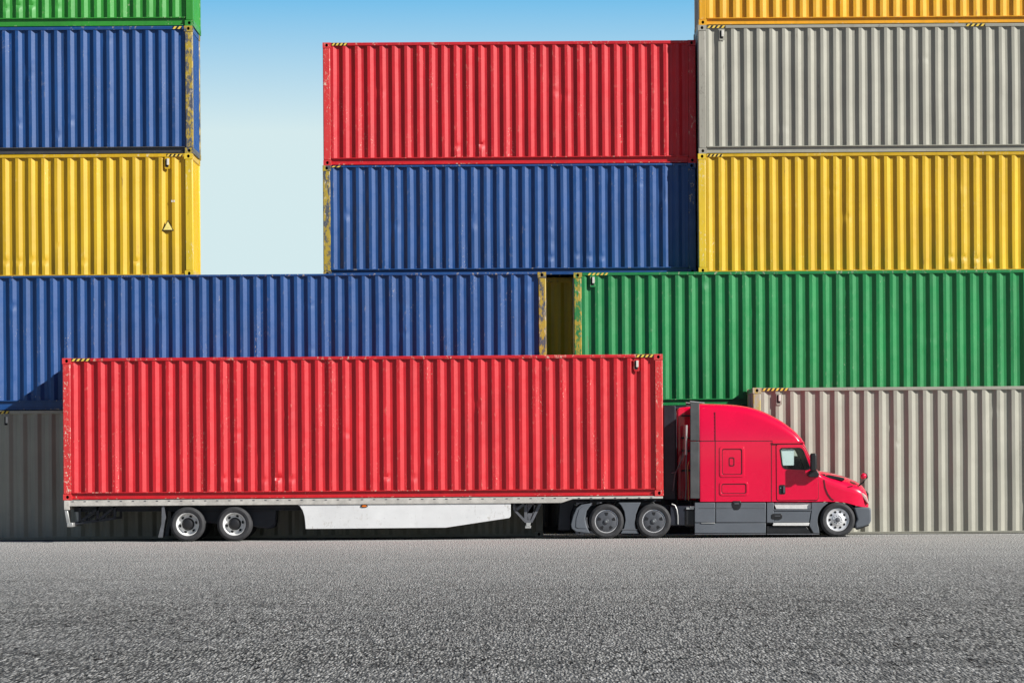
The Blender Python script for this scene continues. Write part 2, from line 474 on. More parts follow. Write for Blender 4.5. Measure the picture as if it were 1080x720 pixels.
def span(l, r, Y): return wx(l, Y), wx(r, Y) - wx(l, Y)

YL, YG, YB, YR, YM, YS, YK = (D + k for k in (1.84, 2.02, 3.8, 4.4, 4.74, 2.45, 5.6))
# bottom and second row, left
xa, La = span(-17, 573, YL); hL1 = zplane(30, 432.5, YL)
container('pale grey container on the ground at far left, mostly shaded behind the trailer', xa, YL, 0, La, hL1, 'grey', 'grey_post', 11,
          period=.30, tapes=[(.19, .36)], vents=[(.49, hL1 - .22)], dents=4, botrail=.07)
xb, Lb = span(-12, 577, YL); zB2 = zplane(200, 289.5, YL)
container('long blue container on the grey one, its top edge level behind the red trailer load', xb, YL, hL1, Lb, zB2 - hL1, 'blue', 'blue_post', 12,
          period=.283, dents=12, low='blue', botrail=.21, doors='left', toprail=.05)
# right front grey
xg, Lg = span(795, 1450, YG); hG1 = zplane(900, 408, YG)
container('tall pale grey container standing on the asphalt behind the cab bonnet', xg, YG, 0, Lg, hG1, 'grey', 'greyold_post', 13,
          period=.312, tapes=[(.20, .55)], vents=[(.55, hG1 - .24)], dents=5, botrail=.06)
# navy base and green
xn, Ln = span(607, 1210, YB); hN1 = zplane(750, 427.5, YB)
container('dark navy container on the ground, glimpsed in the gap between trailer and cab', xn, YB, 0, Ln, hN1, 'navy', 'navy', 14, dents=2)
zG2 = zplane(800, 286, YB); xgr, Lgr = span(606, 1216, YB)
container('dark green container on the second tier above the lorry cab', xgr, YB, hN1, Lgr, zG2 - hN1, 'green', 'green_post', 15,
          period=.288, tapes=[(.30, .45)], tapecols=('tape_y', 'green'), vents=[(.41, zG2 - hN1 - .19)], dents=5, toprail=.07)
# back of the gap
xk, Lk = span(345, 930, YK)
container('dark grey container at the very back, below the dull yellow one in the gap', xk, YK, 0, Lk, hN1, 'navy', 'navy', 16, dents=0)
container('dull yellow container at the back, seen in the narrow gap between blue and green', xk, YK, hN1, Lk, zG2 - hN1, 'mustard', 'mustard', 17, dents=0, toprail=.12)
# right stack
xr, Lr = span(737, 1345, YR); zR3 = zplane(900, 161.0, YR); zR4 = zplane(900, 25.5, YR)
container('yellow container on the green one, below the upper pale grey one', xr, YR, zG2, Lr, zR3 - zG2, 'yel', 'yel_post', 18, period=.273,
          tapes=[(.20, .34)], tapecols=('tape_k', 'tape_y'), dents=6, bdents=4, botrail=.05)
container('upper pale grey container between the yellow one and the amber one at the top', xr, YR, zR3, Lr, zR4 - zR3, 'grey', 'grey_post', 19, period=.278,
          tapes=[(.20, .40), (5.8, .42)], vents=[(.52, zR4 - zR3 - .21)], dents=5, botrail=.16)
container('amber yellow container topmost on the right, cut off by the top of the picture', xr, YR, zR4, Lr, 2.88, 'amber', 'amber_post', 20, period=.287, dents=3, botrail=.16)
# middle stack
xm = wx(341, YM); Lm = wx(737, YR) - .03 - xm; zM1 = zplane(500, 173.5, YM); zM2 = zplane(500, 44, YM)
container('blue container under the upper red one, its left corner post chipped to yellow', xm, YM, zG2, Lm, zM1 - zG2, 'blue', 'blue_post', 21, period=.276,
          tapes=[(.19, .22)], dents=12, bdents=4, botrail=.16, toprail=.05, post_right='blue')
container('red container topmost in the middle, standing out against the sky', xm, YM, zM1, Lm, zM2 - zM1, 'red', 'red_post', 22, period=.27,
          tapes=[(.20, .34)], dents=5, bdents=3, botrail=.165, post_right='red')
# left stack
Ls = 6.1; xs = wx(204, YS) - Ls; zS1 = zplane(100, 162.5, YS); zS2 = zplane(100, 28.0, YS)
container('yellow container with a triangular warning sticker near its right end', xs, YS, zB2, Ls, zS1 - zB2, 'yel', 'yel_post', 23, period=.274,
          tapes=[(Ls - .55, .34)], vents=[(Ls - .53, zS1 - zB2 - .20)], sticker=(Ls - .53, (zS1 - zB2) * .41), dents=5, bdents=7, botrail=.05)
container('blue container with a sooty bottom rail on top of the yellow one with the sticker', xs, YS, zS1, Ls, zS2 - zS1, 'blue', 'blue_post', 24, period=.272,
          tapes=[(Ls - .42, .20)], dents=10, botrail=.15, low='rail_dark')
container('bright green container topmost on the left, cut off by the top of the picture', xs, YS, zS2, Ls, 2.88, 'lime', 'lime_post', 25, period=.272, dents=7, bdents=9, botrail=.19)

# the load on the trailer
zT0, zT1 = zplane(384, 524.9, D), zplane(384, 375.4, D)
xt, Lt = span(66.6, 700, D)
container('bright red container riding on the trailer behind the lorry cab', xt, D, zT0, Lt, zT1 - zT0, 'red', 'red_post', 26, period=.279,
          tapes=[(.19, .38), (Lt - .54, .36)], vents=[(Lt - .53, zT1 - zT0 - .22)], dents=9, bdents=8, botrail=.155, toprail=.07)

# ------------------------------------------------------------------ wheels
WR = .352
def rnd_tyre(mb, y0, y1, cx, cz, r=WR, rim=.235):
    w = y1 - y0
    prof = [(rim, y0 + .030), (rim + .012, y0 + .012), (rim + .035, y0 + .002), (rim + .07, y0), (r - .035, y0 + .012), (r - .012, y0 + .026), (r, y0 + .042)]
    # tread grooves
    for g in (.32, .5, .68):
        yy = y0 + w*g; prof += [(r, yy - .009), (r - .012, yy - .006), (r - .012, yy + .006), (r, yy + .009)]
    prof += [(r, y1 - .042), (r - .012, y1 - .026), (r - .035, y1 - .012), (rim + .07, y1), (rim + .035, y1 - .002), (rim + .012, y1 - .012), (rim, y1 - .03)]
    mb.lathe(prof, cx, cz, 64, closed=True)

def disc_holes(mb, cx, cz, y, n, rr, rad, mi, ph=0, tall=1.0):
    for k in range(n):
        a = 2*math.pi*k/n + ph; ox, oz = cx + rr*math.cos(a), cz + rr*math.sin(a)
        pts = []
        for q in range(12):
            t = 2*math.pi*q/12; u, v_ = rad*math.cos(t), rad*tall*math.sin(t)
            pts.append((ox + u*math.cos(a) - v_*math.sin(a), oz + u*math.sin(a) + v_*math.cos(a)))
        mb.prism(pts, y - .0025, y + .004, mi)

def wheel(parent, cx, cz, kind, far=False, dual=True):
    """outer face towards -y (near) at y=0 of the wheel, mirrored for the far side"""
    s0 = len(COL.objects)
    y = .035
    objs = []
    mb = MB()
    if kind == 'steer':
        mb.lathe([(.235, y + .05), (.236, y + .002), (.222, y), (.214, y + .010), (.19, y + .018), (.12, y + .004), (.10, y - .012), (.06, y - .016), (.002, y - .016), (.002, y + .06)], cx, cz, 56)
        disc_holes(mb, cx, cz, y + .010, 10, .162, .024, 1, tall=1.1)
        disc_holes(mb, cx, cz, y - .013, 10, .078, .010, 1)
        w_ = mb.build('wheel', [M['alloy'], M['hole']], parent, smooth=30)
        mb = MB(); mb.lathe([(.05, y - .012), (.048, y - .05), (.03, y - .06), (.002, y - .06)], cx, cz, 24)
        objs.append(mb.build('hub', M['gear'], w_, smooth=30))
    elif kind == 'trailer':
        mb.lathe([(.002, y + .19), (.232, y + .19), (.238, y + .05), (.240, y - .002), (.226, y - .004), (.216, y + .02), (.208, y + .10), (.19, y + .128), (.12, y + .128), (.002, y + .128), (.002, y + .17)], cx, cz, 56)
        disc_holes(mb, cx, cz, y + .122, 6, .166, .022, 1, .2, 1.5)
        w_ = mb.build('wheel', [M['rimwhite'], M['hole']], parent, smooth=30)
        mb = MB(); mb.lathe([(.130, y + .127), (.128, y + .105), (.108, y + .09), (.098, y + .02), (.07, y + .01), (.002, y + .01)], cx, cz, 28)
        for k in range(10):
            a = 2*math.pi*k/10; mb.lathe([(.012, y + .09), (.012, y + .065), (.002, y + .065)], cx + .107*math.cos(a), cz + .107*math.sin(a), 8)
        objs.append(mb.build('hub', M['black'], w_, smooth=30))
    else:
        mb.lathe([(.238, y + .05), (.240, y - .004), (.226, y - .006), (.222, y + .004)], cx, cz, 56, 1)
        mb.lathe([(.224, y + .006), (.19, y - .012), (.10, y - .018), (.06, y - .018), (.002, y - .018), (.002, y + .05)], cx, cz, 56)
        for k in range(5):
            a = 2*math.pi*k/5 + .3
            pts = []
            for t0, r_ in ((-.17, .12), (.17, .12), (.2, .185), (-.2, .185)):
                pts.append((cx + r_*math.cos(a + t0), cz + r_*math.sin(a + t0)))
            mb.prism(pts, y - .0195, y - .012, 2)
        w_ = mb.build('wheel', [M['rimgrey'], M['alloy'], M['black']], parent, smooth=30)
        mb = MB(); mb.lathe([(.055, y - .017), (.052, y - .04), (.04, y - .046), (.002, y - .046)], cx, cz, 24, 0)
        mb.prism([(cx + .026*math.cos(t), cz + .026*math.sin(t)) for t in [math.pi/4 + k*math.pi/2 for k in range(4)]], y - .050, y - .045, 1)
        objs.append(mb.build('hub', [M['rimgrey'], M['chrome']], w_, smooth=30))
    mb = MB(); rnd_tyre(mb, 0, .215, cx, cz); objs.append(mb.build('tyre', M['tyre'], w_, smooth=30))
    if dual:
        mb = MB(); rnd_tyre(mb, .245, .46, cx, cz); objs.append(mb.build('tyre', M['tyre'], w_, smooth=30))
    if far:
        for o in [w_] + objs:
            o.data.transform(Matrix.Translation((0, W, 0)) @ Matrix.Diagonal((1, -1, 1, 1)))
            o.data.flip_normals()
    return w_

# ------------------------------------------------------------------ semi-trailer
tx = wx(66.6, D)
TR = empty('semi_trailer', (tx, D, SLOPE*tx), 'white and navy skeletal semi-trailer with a pale side skirt carrying the red container', 'trailer')
def T(px, py):      # photo position on the near side plane -> trailer coordinates
    X, Z = wx(px, D) - tx, wz(py, D) - SLOPE*tx
    return (X*math.cos(TILT) + Z*math.sin(TILT), -X*math.sin(TILT) + Z*math.cos(TILT))
def Tp(*pts): return [T(*p) for p in pts]
deck = zT0          # the container's underside in trailer coordinates
def edge(px): return T(px, 500)[0]
for y0, y1 in ((.005, .06), (W - .06, W - .005)):
    mb = MB()
    xA, xB, xC, xD_ = edge(67.5), edge(592), edge(604), edge(699)
    mb.prism([(xA, deck - .128), (xB, deck - .128), (xC, deck - .052), (xD_, deck - .052), (xD_, deck - .004), (xA, deck - .004)], y0, y1)
    x = xA + .15
    yy = (y0 - .004, y0 + .002) if y0 < 1 else (y1 - .002, y1 + .004)
    mb2 = MB()
    while x < xD_ - .2:
        mb2.box(x, x + .045, *yy, deck - .040, deck - .022); x += .245
    r_ = mb.build('side_rail', M['rail_white'], TR, bevel=.008)
    mb2.build('rivet_row', M['gear'], r_)
# the girders and cross members of the bed
for yy in (.42, W - .54):
    mb = MB()
    zz = deck - .012
    mb.prism([(edge(75), zz - .22), (edge(520), zz - .22), (edge(585), zz - .12), (edge(698), zz - .10), (edge(698), zz), (edge(75), zz)], yy, yy + .03)
    mb.box(edge(75), edge(520), yy - .045, yy + .075, zz - .235, zz - .221)
    mb.build('chassis_girder', M['frame'], TR)
mb = MB(); x = edge(80)
while x < edge(690):
    mb.box(x, x + .05, .062, W - .062, deck - .09, deck - .014); x += .55
mb.build('cross_members', M['frame'], TR)
# rear frame: end plate, bumper posts and bar, braces
mb = MB(); mb.box(edge(67), edge(73), .0, W, deck - .20, deck - .006); mb.build('rear_plate', M['rail_white'], TR, bevel=.01)
for y0 in (.02, W - .10):
    mb = MB(); mb.prism(Tp((67.2, 535), (70.6, 535), (74, 553), (70.5, 554)), y0, y0 + .08); mb.build('bumper_post', M['silver'], TR, bevel=.008)
mb = MB(); a = T(70.5, 555.5); c = T(77, 551); mb.box(a[0], c[0], .0, W, a[1], c[1]); mb.build('bumper_bar', M['silver'], TR, bevel=.012)
for y0 in (.30, W - .36):
    mb = MB()
    def bar(p, q, w_=.05):
        (x1, z1), (x2, z2) = T(*p), T(*q); d = Vector((x2-x1, z2-z1)).normalized(); n_ = Vector((-d.y, d.x)) * w_/2
        mb.prism([(x1+n_.x, z1+n_.y), (x2+n_.x, z2+n_.y), (x2-n_.x, z2-n_.y), (x1-n_.x, z1-n_.y)], y0, y0 + .06)
    for p, q in (((82, 533), (82, 551)), ((77, 552), (120, 546.5)), ((119, 534), (119, 546)), ((84, 549), (103, 535)), ((101, 534), (101, 549)), ((104, 547), (118, 535)), ((80, 534), (122, 534))): bar(p, q)
    mb.build('brace_frame', M['frame'], TR)
# side skirts
sk = [(312.5, 529.8), (316, 533.5), (319, 538), (320.8, 544), (321.6, 550), (322.2, 557.6), (470, 556.2), (537, 546), (538.6, 544), (538.6, 528.4)]
for y0 in (.03, W - .055):
    mb = MB(); mb.prism([(x, min(z, deck - .11)) for x, z in Tp(*sk)], y0, y0 + .025)
    s_ = mb.build('side_skirt', M['white'], TR, bevel=.006)
    mb = MB()
    ys = (y0 - .003, y0 + .001) if y0 < 1 else (y0 + .024, y0 + .028)
    for k in range(13):
        for py in (546.5,):
            x, z = T(330 + k*14.5 + (k % 2)*3, py - k*.1); mb.lathe([(.007, ys[0]), (.002, ys[0] - .002)], x, z, 8) if y0 < 1 else mb.box(x, x+.01, *ys, z, z+.01)
    mb.build('rivet_row', M['silver'], s_)
    mb = MB(); x, z = T(384, 533.4)
    pts = [(x + .075*math.cos(t*math.pi/8), z + .032*math.sin(t*math.pi/8)) for t in range(16)]
    pin = [(x + .052*math.cos(t*math.pi/8), z + .019*math.sin(t*math.pi/8)) for t in range(16)]
    sg = -1 if y0 < 1 else 1; yb = y0 if y0 < 1 else y0 + .025
    mb.prism(pts, *sorted((yb, yb + sg*.012)), 0); mb.prism(pin, *sorted((yb + sg*.010, yb + sg*.024)), 1)
    mb.build('marker_lamp', [M['black'], M['amber_lens']], s_, bevel=.004)
    mb = MB()
    for px in (345, 420, 500):
        x, z = T(px, 534); mb.box(x, x + .05, *(sorted((y0 + .03, .44)) if y0 < 1 else sorted((W - .44, y0 - .005))), z - .03, z + .03)
    mb.build('skirt_bracket', M['frame'], TR)
# landing gear: openwork gusset narrowing to a foot
for y0 in (.16, W - .24):
    mb = MB()
    outer = Tp((541, 529.5), (572, 529.5), (571, 532), (561.5, 551), (553.5, 551), (541.5, 538))
    inner = Tp((543.5, 531), (568, 531), (567.5, 532.5), (560, 548.3), (554.5, 548.3), (543.8, 537.4))
    mb.ring(outer, inner, y0, y0 + .05)
    for pts in (((553, 529.5), (556.5, 529.5), (556.5, 551), (553, 551)), ((544, 536), (553, 529.6), (555, 531.5), (545.5, 538.5)), ((556, 529.6), (563, 529.6), (563, 541), (556, 541)), ((556, 541), (562, 532), (565, 533), (558, 551))):
        mb.prism(Tp(*pts), y0 + .006, y0 + .04)
    lg = mb.build('landing_leg', M['gear'], TR)
    mb = MB(); a = T(555, 554.5); c = T(559.5, 550.5); mb.box(a[0], c[0], y0, y0 + .07, a[1], c[1]); a = T(553.8, 557); c = T(560, 554.6); mb.box(a[0], c[0], y0 - .04, y0 + .11, a[1], c[1] - .002)
    mb.build('foot_pad', M['silver'], lg, bevel=.006)
# axles, suspension, mud flaps
wheelx = [edge(197.3), edge(246.6)]
for x in wheelx:
    mb = MB(); mb.tube([(x, .20, WR), (x, W - .20, WR)], .065, 16); mb.build('axle', M['frame'], TR, smooth=40)
    wheel(TR, x, WR, 'trailer'); wheel(TR, x, WR, 'trailer', far=True)
mb = MB()
mb.prism([(edge(180), deck - .16), (edge(290), deck - .16), (edge(288), WR - .02), (edge(280), WR - .12), (edge(262), WR - .05), (edge(180), WR + .04)], .50, W - .50)
mb.build('suspension_box', M['frame'], TR, bevel=.02)
for y0 in (.04, W - .5):
    mb = MB(); mb.prism(Tp((170.5, 533), (173, 533), (174, 545), (171, 566.5), (166.5, 566.5), (170, 552)), y0, y0 + .46); mb.build('mud_flap', M['gear'], TR)
for x in (edge(271), edge(283)):
    mb = MB(); mb.lathe([(.005, 0), (.11, 0), (.125, .02), (.125, .28), (.11, .30), (.005, .30)], x, WR + .02, 24, cy=.52); mb.build('air_tank', M['frame'], TR, smooth=40)

# ------------------------------------------------------------------ tractor unit
kx = wx(600, D)
TK = empty('semi_truck', (kx, D, SLOPE*kx), 'crimson long-nosed sleeper lorry tractor with slate grey lower panels, coupled to the trailer', 'truck')
def K(px, py):
    X, Z = wx(px, D) - kx, wz(py, D) - SLOPE*kx
    return (X*math.cos(TILT) + Z*math.sin(TILT), -X*math.sin(TILT) + Z*math.cos(TILT))
def Q(zx, zy): return K(690 + zx/4, 400 + zy/4)      # close-up sketch units
def Qp(*pts): return [Q(*p) for p in pts]
def qx(zx): return Q(zx, 400)[0]
def qz(zx, zy): return Q(zx, zy)[1]

# body: cross-sections swept from the back wall to the nose
stn = [  # x, top, bottom, side inset, corner radius across, corner radius up
 (191, 102, 515, .012, .10, .14), (200, 101.5, 515, .004, .11, .13), (265, 103, 515, 0, .12, .14), (320, 105, 515, 0, .13, .16), (370, 110, 515, 0, .14, .18),
 (420, 120, 515, 0, .15, .20), (470, 138, 515, 0, .16, .21), (520, 163, 515, 0, .17, .21), (560, 189, 515, 0, .17, .20), (595, 217, 515, 0, .17, .18),
 (614, 236, 515, 0, .20, .20), (626, 251, 515, 0, .17, .16), (640, 281, 515, 0, .15, .13), (655, 312, 515, .004, .14, .11), (672, 347, 515, .008, .13, .09), (688, 377, 515, .012, .16, .08),
 (698, 386, 515, .018, .24, .12), (712, 387, 515, .020, .34, .18), (740, 392, 515, .020, .42, .24), (775, 400, 516, .022, .46, .27), (810, 410, 520, .028, .48, .28), (840, 421, 528, .036, .46, .26),
 (862, 431, 534, .055, .42, .24), (882, 444, 537, .09, .38, .22), (896, 460, 538, .14, .32, .18), (905, 481, 539, .20, .26, .14), (910, 508, 539, .26, .2, .08)]
def interp(tab, sub):
    out_ = []
    for i in range(len(tab) - 1):
        p0, p1, p2, p3 = tab[max(i-1, 0)], tab[i], tab[i+1], tab[min(i+2, len(tab)-1)]
        for k in range(sub):
            t = k / sub
            out_.append([.5*((2*b_) + (c_-a_)*t + (2*a_-5*b_+4*c_-d_)*t*t + (3*b_-a_-3*c_+d_)*t**3) for a_, b_, c_, d_ in zip(p0, p1, p2, p3)])
    out_.append(list(tab[-1])); return out_
ZS = qz(300, 258); ZTOP = qz(300, 103)
def lean(z): return .13 * max(0, (z - ZS) / (ZTOP - ZS)) ** 1.7
def cab_section(s, na=9):
    x, zt, zb, ins, ry, rz = s
    X, ZT = Q(x, zt); ZB = qz(x, zb)
    h = ZT - ZB; rz = min(rz, h*.9); y0 = ins + .02
    pts = [(y0, ZB + (h - rz)*t) for t in (0, .15, .3, .45, .55, .65, .75, .82, .88, .94)]
    for k in range(na + 1):
        a = math.pi/2*k/na
        pts.append((y0 + ry*(1 - math.cos(a)), ZT - rz*(1 - math.sin(a))))
    pts = [(y + lean(z), z) for y, z in pts]
    crown = .015
    pts.append((W*.36, ZT + crown*.7)); pts.append((W*.5, ZT + crown))
    full = pts + [(W - y, z) for y, z in reversed(pts[:-1])]
    return [(X, y, z) for y, z in full]
mb = MB(); rows = [[mb.bm.verts.new(p) for p in cab_section(s)] for s in interp(stn, 4)]
for a, c in zip(rows, rows[1:]):
    n = len(a)
    for k in range(n):
        j = (k+1) % n; mb.bm.faces.new((a[k], a[j], c[j], c[k]))
mb.bm.faces.new(rows[0]); mb.bm.faces.new(list(reversed(rows[-1])))
body = mb.build('cab_body', M['cab'], TK)

def cut(o, cutters):
    for c in cutters:
        md = o.modifiers.new('cut', 'BOOLEAN'); md.operation = 'DIFFERENCE'; md.object = c; md.solver = 'EXACT'; md.material_mode = 'TRANSFER'
    bpy.context.view_layer.update()
    dg = bpy.context.evaluated_depsgraph_get()
    me = bpy.data.meshes.new_from_object(o.evaluated_get(dg), depsgraph=dg)
    o.modifiers.clear(); old = o.data; o.data = me
WIN = [(533, 297), (540, 291), (612, 290), (622, 294), (630, 305), (655, 369), (652, 376), (640, 379), (556, 375), (546, 369), (541, 358)]
def tmp(polys_y, mat):
    mb = MB()
    for poly, y0, y1 in polys_y: mb.prism(poly, y0, y1)
    return mb.build('tmp', mat, TK)
cav = tmp([(Qp((505, 283), (614, 283), (633, 300), (662, 372), (676, 392), (676, 500), (505, 500)), .09, W - .09)], M['cabin'])
win = tmp([(Qp(*WIN), -.3, W + .3)], M['black'])
cut(body, [cav, win])
shade(body.data, 32)

def skin_y(zx):      # side plane of the body near a station
    best = min(interp(stn, 4), key=lambda s: abs(s[0] - zx)); return best[3] + .02
# door with its own skin, standing a few millimetres proud
door_out = [(515, 281), (520, 274), (610, 273), (626, 277), (640, 297), (659, 338), (676, 378), (688, 402), (692, 440), (692, 500), (686, 508), (524, 510), (517, 505)]
for near in (True, False):
    ya, yb = (.008, .030) if near else (W - .030, W - .008)
    mb = MB(); mb.prism(Qp(*[(x - 2 if x < 600 else x + 2, z - 2 if z < 350 else z + 2) for x, z in door_out]), *((.016, .034) if near else (W - .034, W - .016)))
    gk = mb.build('door_seal', M['seam'], TK); cut(gk, [win])
    mb = MB(); mb.prism(Qp(*door_out), ya, yb); dr = mb.build('door', M['cab'], TK); cut(dr, [win])
    md = dr.modifiers.new('edge', 'BEVEL'); md.width = .006; md.segments = 2; md.limit_method = 'ANGLE'; md.angle_limit = math.radians(50)
    shade(dr.data, 40)
    # window rubber and pane
    cxw, czw = 590, 335
    mb = MB(); mb.ring(Qp(*[(cxw + (x-cxw)*1.06, czw + (z-czw)*1.07) for x, z in WIN]), Qp(*[(cxw + (x-cxw)*.97, czw + (z-czw)*.965) for x, z in WIN]), *((.001, .014) if near else (W - .014, W - .001)))
    wf = mb.build('window_frame', M['black'], dr)
    mb = MB(); mb.prism(Qp(*WIN), *((.030, .034) if near else (W - .034, W - .030))); mb.build('window_pane', M['glass'], wf)
    # grab handle in a dark pocket
    s = -1 if near else 1; yf = .008 if near else W - .008
    mb = MB(); mb.prism([(x, z) for x, z in rrect(qx(526), qx(553), qz(540, 484), qz(540, 444), .03, 4)], *sorted((yf + s*.004, yf - s*.004)))
    hd = mb.build('door_handle', M['black'], dr)
    mb = MB(); mb.prism(rrect(qx(543), qx(550), qz(540, 478), qz(540, 449), .012, 3), *sorted((yf + s*.005, yf + s*.03))); mb.build('handle_grip', M['rimgrey'], hd, bevel=.005)
    mb = MB(); c_ = Q(533, 457); mb.lathe([(.014, 0), (.012, -.006), (.002, -.007)], c_[0], c_[1], 12, cy=yf + s*.006 if near else yf + .012); mb.build('lock', M['chrome'], hd)
for o in (cav, win): bpy.data.objects.remove(o, do_unlink=True)

# seats and steering wheel inside
for y0 in (.18, W - .62):
    mb = MB(); mb.prism(Qp((584, 500), (640, 500), (640, 470), (612, 462), (606, 400), (590, 396)), y0, y0 + .44); mb.prism(Qp((587, 392), (588, 328), (596, 322), (618, 324), (622, 392)), y0 + .06, y0 + .38)
    mb.build('seat', M['seat'], TK, bevel=.02)
mb = MB(); mb.prism(Qp((537, 294), (590, 294), (590, 362), (543, 362)), .038, .041); mb.build('far_light_panel', M['light_panel'], TK)  # pale panel added to stand in for daylight through the far window
mb = MB(); c_ = Q(655, 392)
mb.tube([(c_[0] + .05*math.sin(t*math.pi/12)*1.0, W - .42 + .17*math.cos(t*math.pi/12), c_[1] + .10*math.sin(t*math.pi/12)) for t in range(25)], .012); mb.build('steering_wheel', M['black'], TK, smooth=60)

# windscreen laid on the slope between roof and bonnet
mb = MB(); prev = None
for s in interp(stn, 4):
    if 629 <= s[0] <= 688:
        X, ZT = Q(s[0], s[1]); cur = []
        for k in range(13):
            t = k/12; y = .10 + (W - .20)*t; e_ = (abs(t - .5)*2)**6
            cur.append(mb.bm.verts.new((X + .012 - .02*e_, y, ZT + .022 - .075*e_)))
        if prev:
            for k in range(12): mb.bm.faces.new((prev[k], prev[k+1], cur[k+1], cur[k]))
        prev = cur
ws = mb.build('windscreen', M['screen'], TK, smooth=60)
# sun visor and roof rim over the screen
mb = MB(); mb.prism(Qp((497, 263), (616, 259), (631, 262), (634, 270), (622, 268), (612, 270), (500, 271)), -.006, .10)
mb.prism(Qp((612, 259), (631, 262), (636, 272), (622, 268)), .10, W - .10)
mb.prism(Qp((497, 263), (616, 259), (631, 262), (634, 270), (622, 268), (612, 270), (500, 271)), W - .10, W + .006)
mb.build('sun_visor', M['cab'], TK, bevel=.006)
mb = MB(); mb.prism(Qp((500, 271.5), (612, 270.5), (621, 269), (621, 273), (500, 275)), .006, .03); mb.build('visor_seal', M['seam'], TK)
# panel joints
for y0, y1 in ((.0165, .03), (W - .03, W - .0165)):
    mb = MB()
    mb.prism(Qp((256.5, 260.5), (259.5, 260.5), (259.5, 512), (256.5, 512)), y0, y1)
    for k in range(8):
        za, zb_ = 258 - k*15, 258 - (k+1)*15; dy = (lean(qz(258, (za + zb_)/2 + 5)) - .003) * (1 if y0 < 1 else -1)
        mb.prism(Qp((256.8, zb_), (259.2, zb_), (259.2, za), (256.8, za)), y0 + dy, y1 + dy)
    mb.prism(Qp((192, 258), (500, 258), (500, 260.5), (192, 260.5)), y0, y1)
    mb.prism(Qp((494, 272), (496.5, 272), (496.5, 514), (494, 514)), y0, y1)
    mb.build('panel_joint', M['seam'], TK)
    # bonnet shut line sweeping down to the arch
    mb = MB(); mb.prism(Qp((716, 422), (719, 422), (724, 455), (734, 480), (748, 500), (760, 508), (757, 510), (744, 503), (730, 483), (720, 457)), y0 + .012 if y0 < 1 else y0, y1 + .02 if y0 < 1 else y1 - .012)
    mb.build('bonnet_joint', M['seam'], TK)
# sleeper lockers: pressed panels with rounded corners
for near in (True, False):
    def yy(a, c): return (a, c) if near else (W - c, W - a)
    for (x0, x1, z0, z1, in_) in ((276, 381, 283, 412, 10), (275, 396, 432, 490, 8)):
        o_ = rrect(qx(x0), qx(x1), qz(x0, z1), qz(x0, z0), .055); i_ = rrect(qx(x0 + in_), qx(x1 - in_), qz(x0, z1 - in_), qz(x0, z0 + in_), .04)
        mb = MB(); mb.ring(o_, i_, *yy(.008, .03)); lk = mb.build('locker_rim', M['cab'], TK, bevel=.006)
        c_ = [(a + b_)/2 for a, b_ in ((x0, x1), (z0, z1))]
        g = 3.2
        mb = MB(); mb.ring(rrect(qx(x0 + in_), qx(x1 - in_), qz(x0, z1 - in_), qz(x0, z0 + in_), .04), rrect(qx(x0 + in_ + g), qx(x1 - in_ - g), qz(x0, z1 - in_ - g), qz(x0, z0 + in_ + g), .034), *yy(.0165, .03)); mb.build('locker_joint', M['seam'], lk)
        if z0 < 300:
            mb = MB(); mb.ring(rrect(qx(316), qx(339), qz(300, 366), qz(300, 328), .035), rrect(qx(319), qx(336), qz(300, 362), qz(300, 332), .03), *yy(.014, .03)); mb.build('locker_latch', M['seam'], lk)
    # rear extender: dark rubber edge behind the sleeper
    mb = MB()
    for z0, z1 in ((93, 258), (261, 502)):
        mb.prism(Qp((152, z0), (191, z0 + (3 if z0 < 100 else 0)), (191, z1), (152, z1)), *yy(.018, .045))
    ex = mb.build('side_extender', M['fairing'], TK, bevel=.012)
    mb = MB(); mb.prism(Qp((151, 90), (212, 97), (212, 101), (151, 95)), *yy(.012, .07)); mb.build('extender_cap', M['silver'], ex, bevel=.004)
# red cab back with ribs, pipes and hoses in front of it
mb = MB(); mb.prism(Qp((108, 128), (116, 116), (192, 108), (192, 512), (108, 512)), 1.15, W - .25); mb.build('sleeper_back', M['cab'], TK, bevel=.03)
mb = MB()
for z in (150, 245, 300, 385):
    a = Q(176, z); mb.box(a[0] - .24, a[0] - .02, 1.0, 1.149, a[1] - .018, a[1] + .018)
mb.build('rear_rib', M['black'], TK, bevel=.008)
def yq(zx, zy, y): a = Q(zx, zy); return (a[0], y, a[1])
mb = MB(); mb.tube([yq(137, 192, .22), yq(137, 318, .22)], .030, 16); mb.tube([yq(137, 240, .22), yq(137, 246, .22)], .036, 16); mb.build('air_pipe', M['silver'], TK, smooth=40)
mb = MB(); mb.tube([yq(138, 318, .22), yq(136, 380, .22), yq(138, 440, .24), yq(135, 510, .3)], .016); mb.build('air_hose', M['gear'], TK, smooth=60)
mb = MB(); mb.tube([yq(158, 336, .2), yq(148, 348, .2), yq(143, 370, .22), yq(146, 430, .25), yq(148, 512, .3)], .011); mb.build('supply_hose', M['hose'], TK, smooth=60)
mb = MB(); mb.tube([yq(140, 296, .24), yq(122, 330, .26), yq(104, 368, .3), yq(92, 400, .4), yq(84, 470, .5)], .012)
mb.tube([yq(128, 300, .5), yq(114, 360, .5), yq(98, 390, .5), yq(78, 395, .5)], .012); mb.build('coiled_line', M['gear'], TK, smooth=60)
mb = MB(); mb.tube([yq(150, 110, W - .3), yq(150, 505, W - .3)], .05, 14); mb.build('exhaust_stack', M['black'], TK, smooth=40)
mb = MB(); mb.prism(Qp((46, 108), (96, 108), (96, 508), (46, 508)), .62, W - .62); hb = mb.build('headache_rack', M['frame'], TK, bevel=.01)

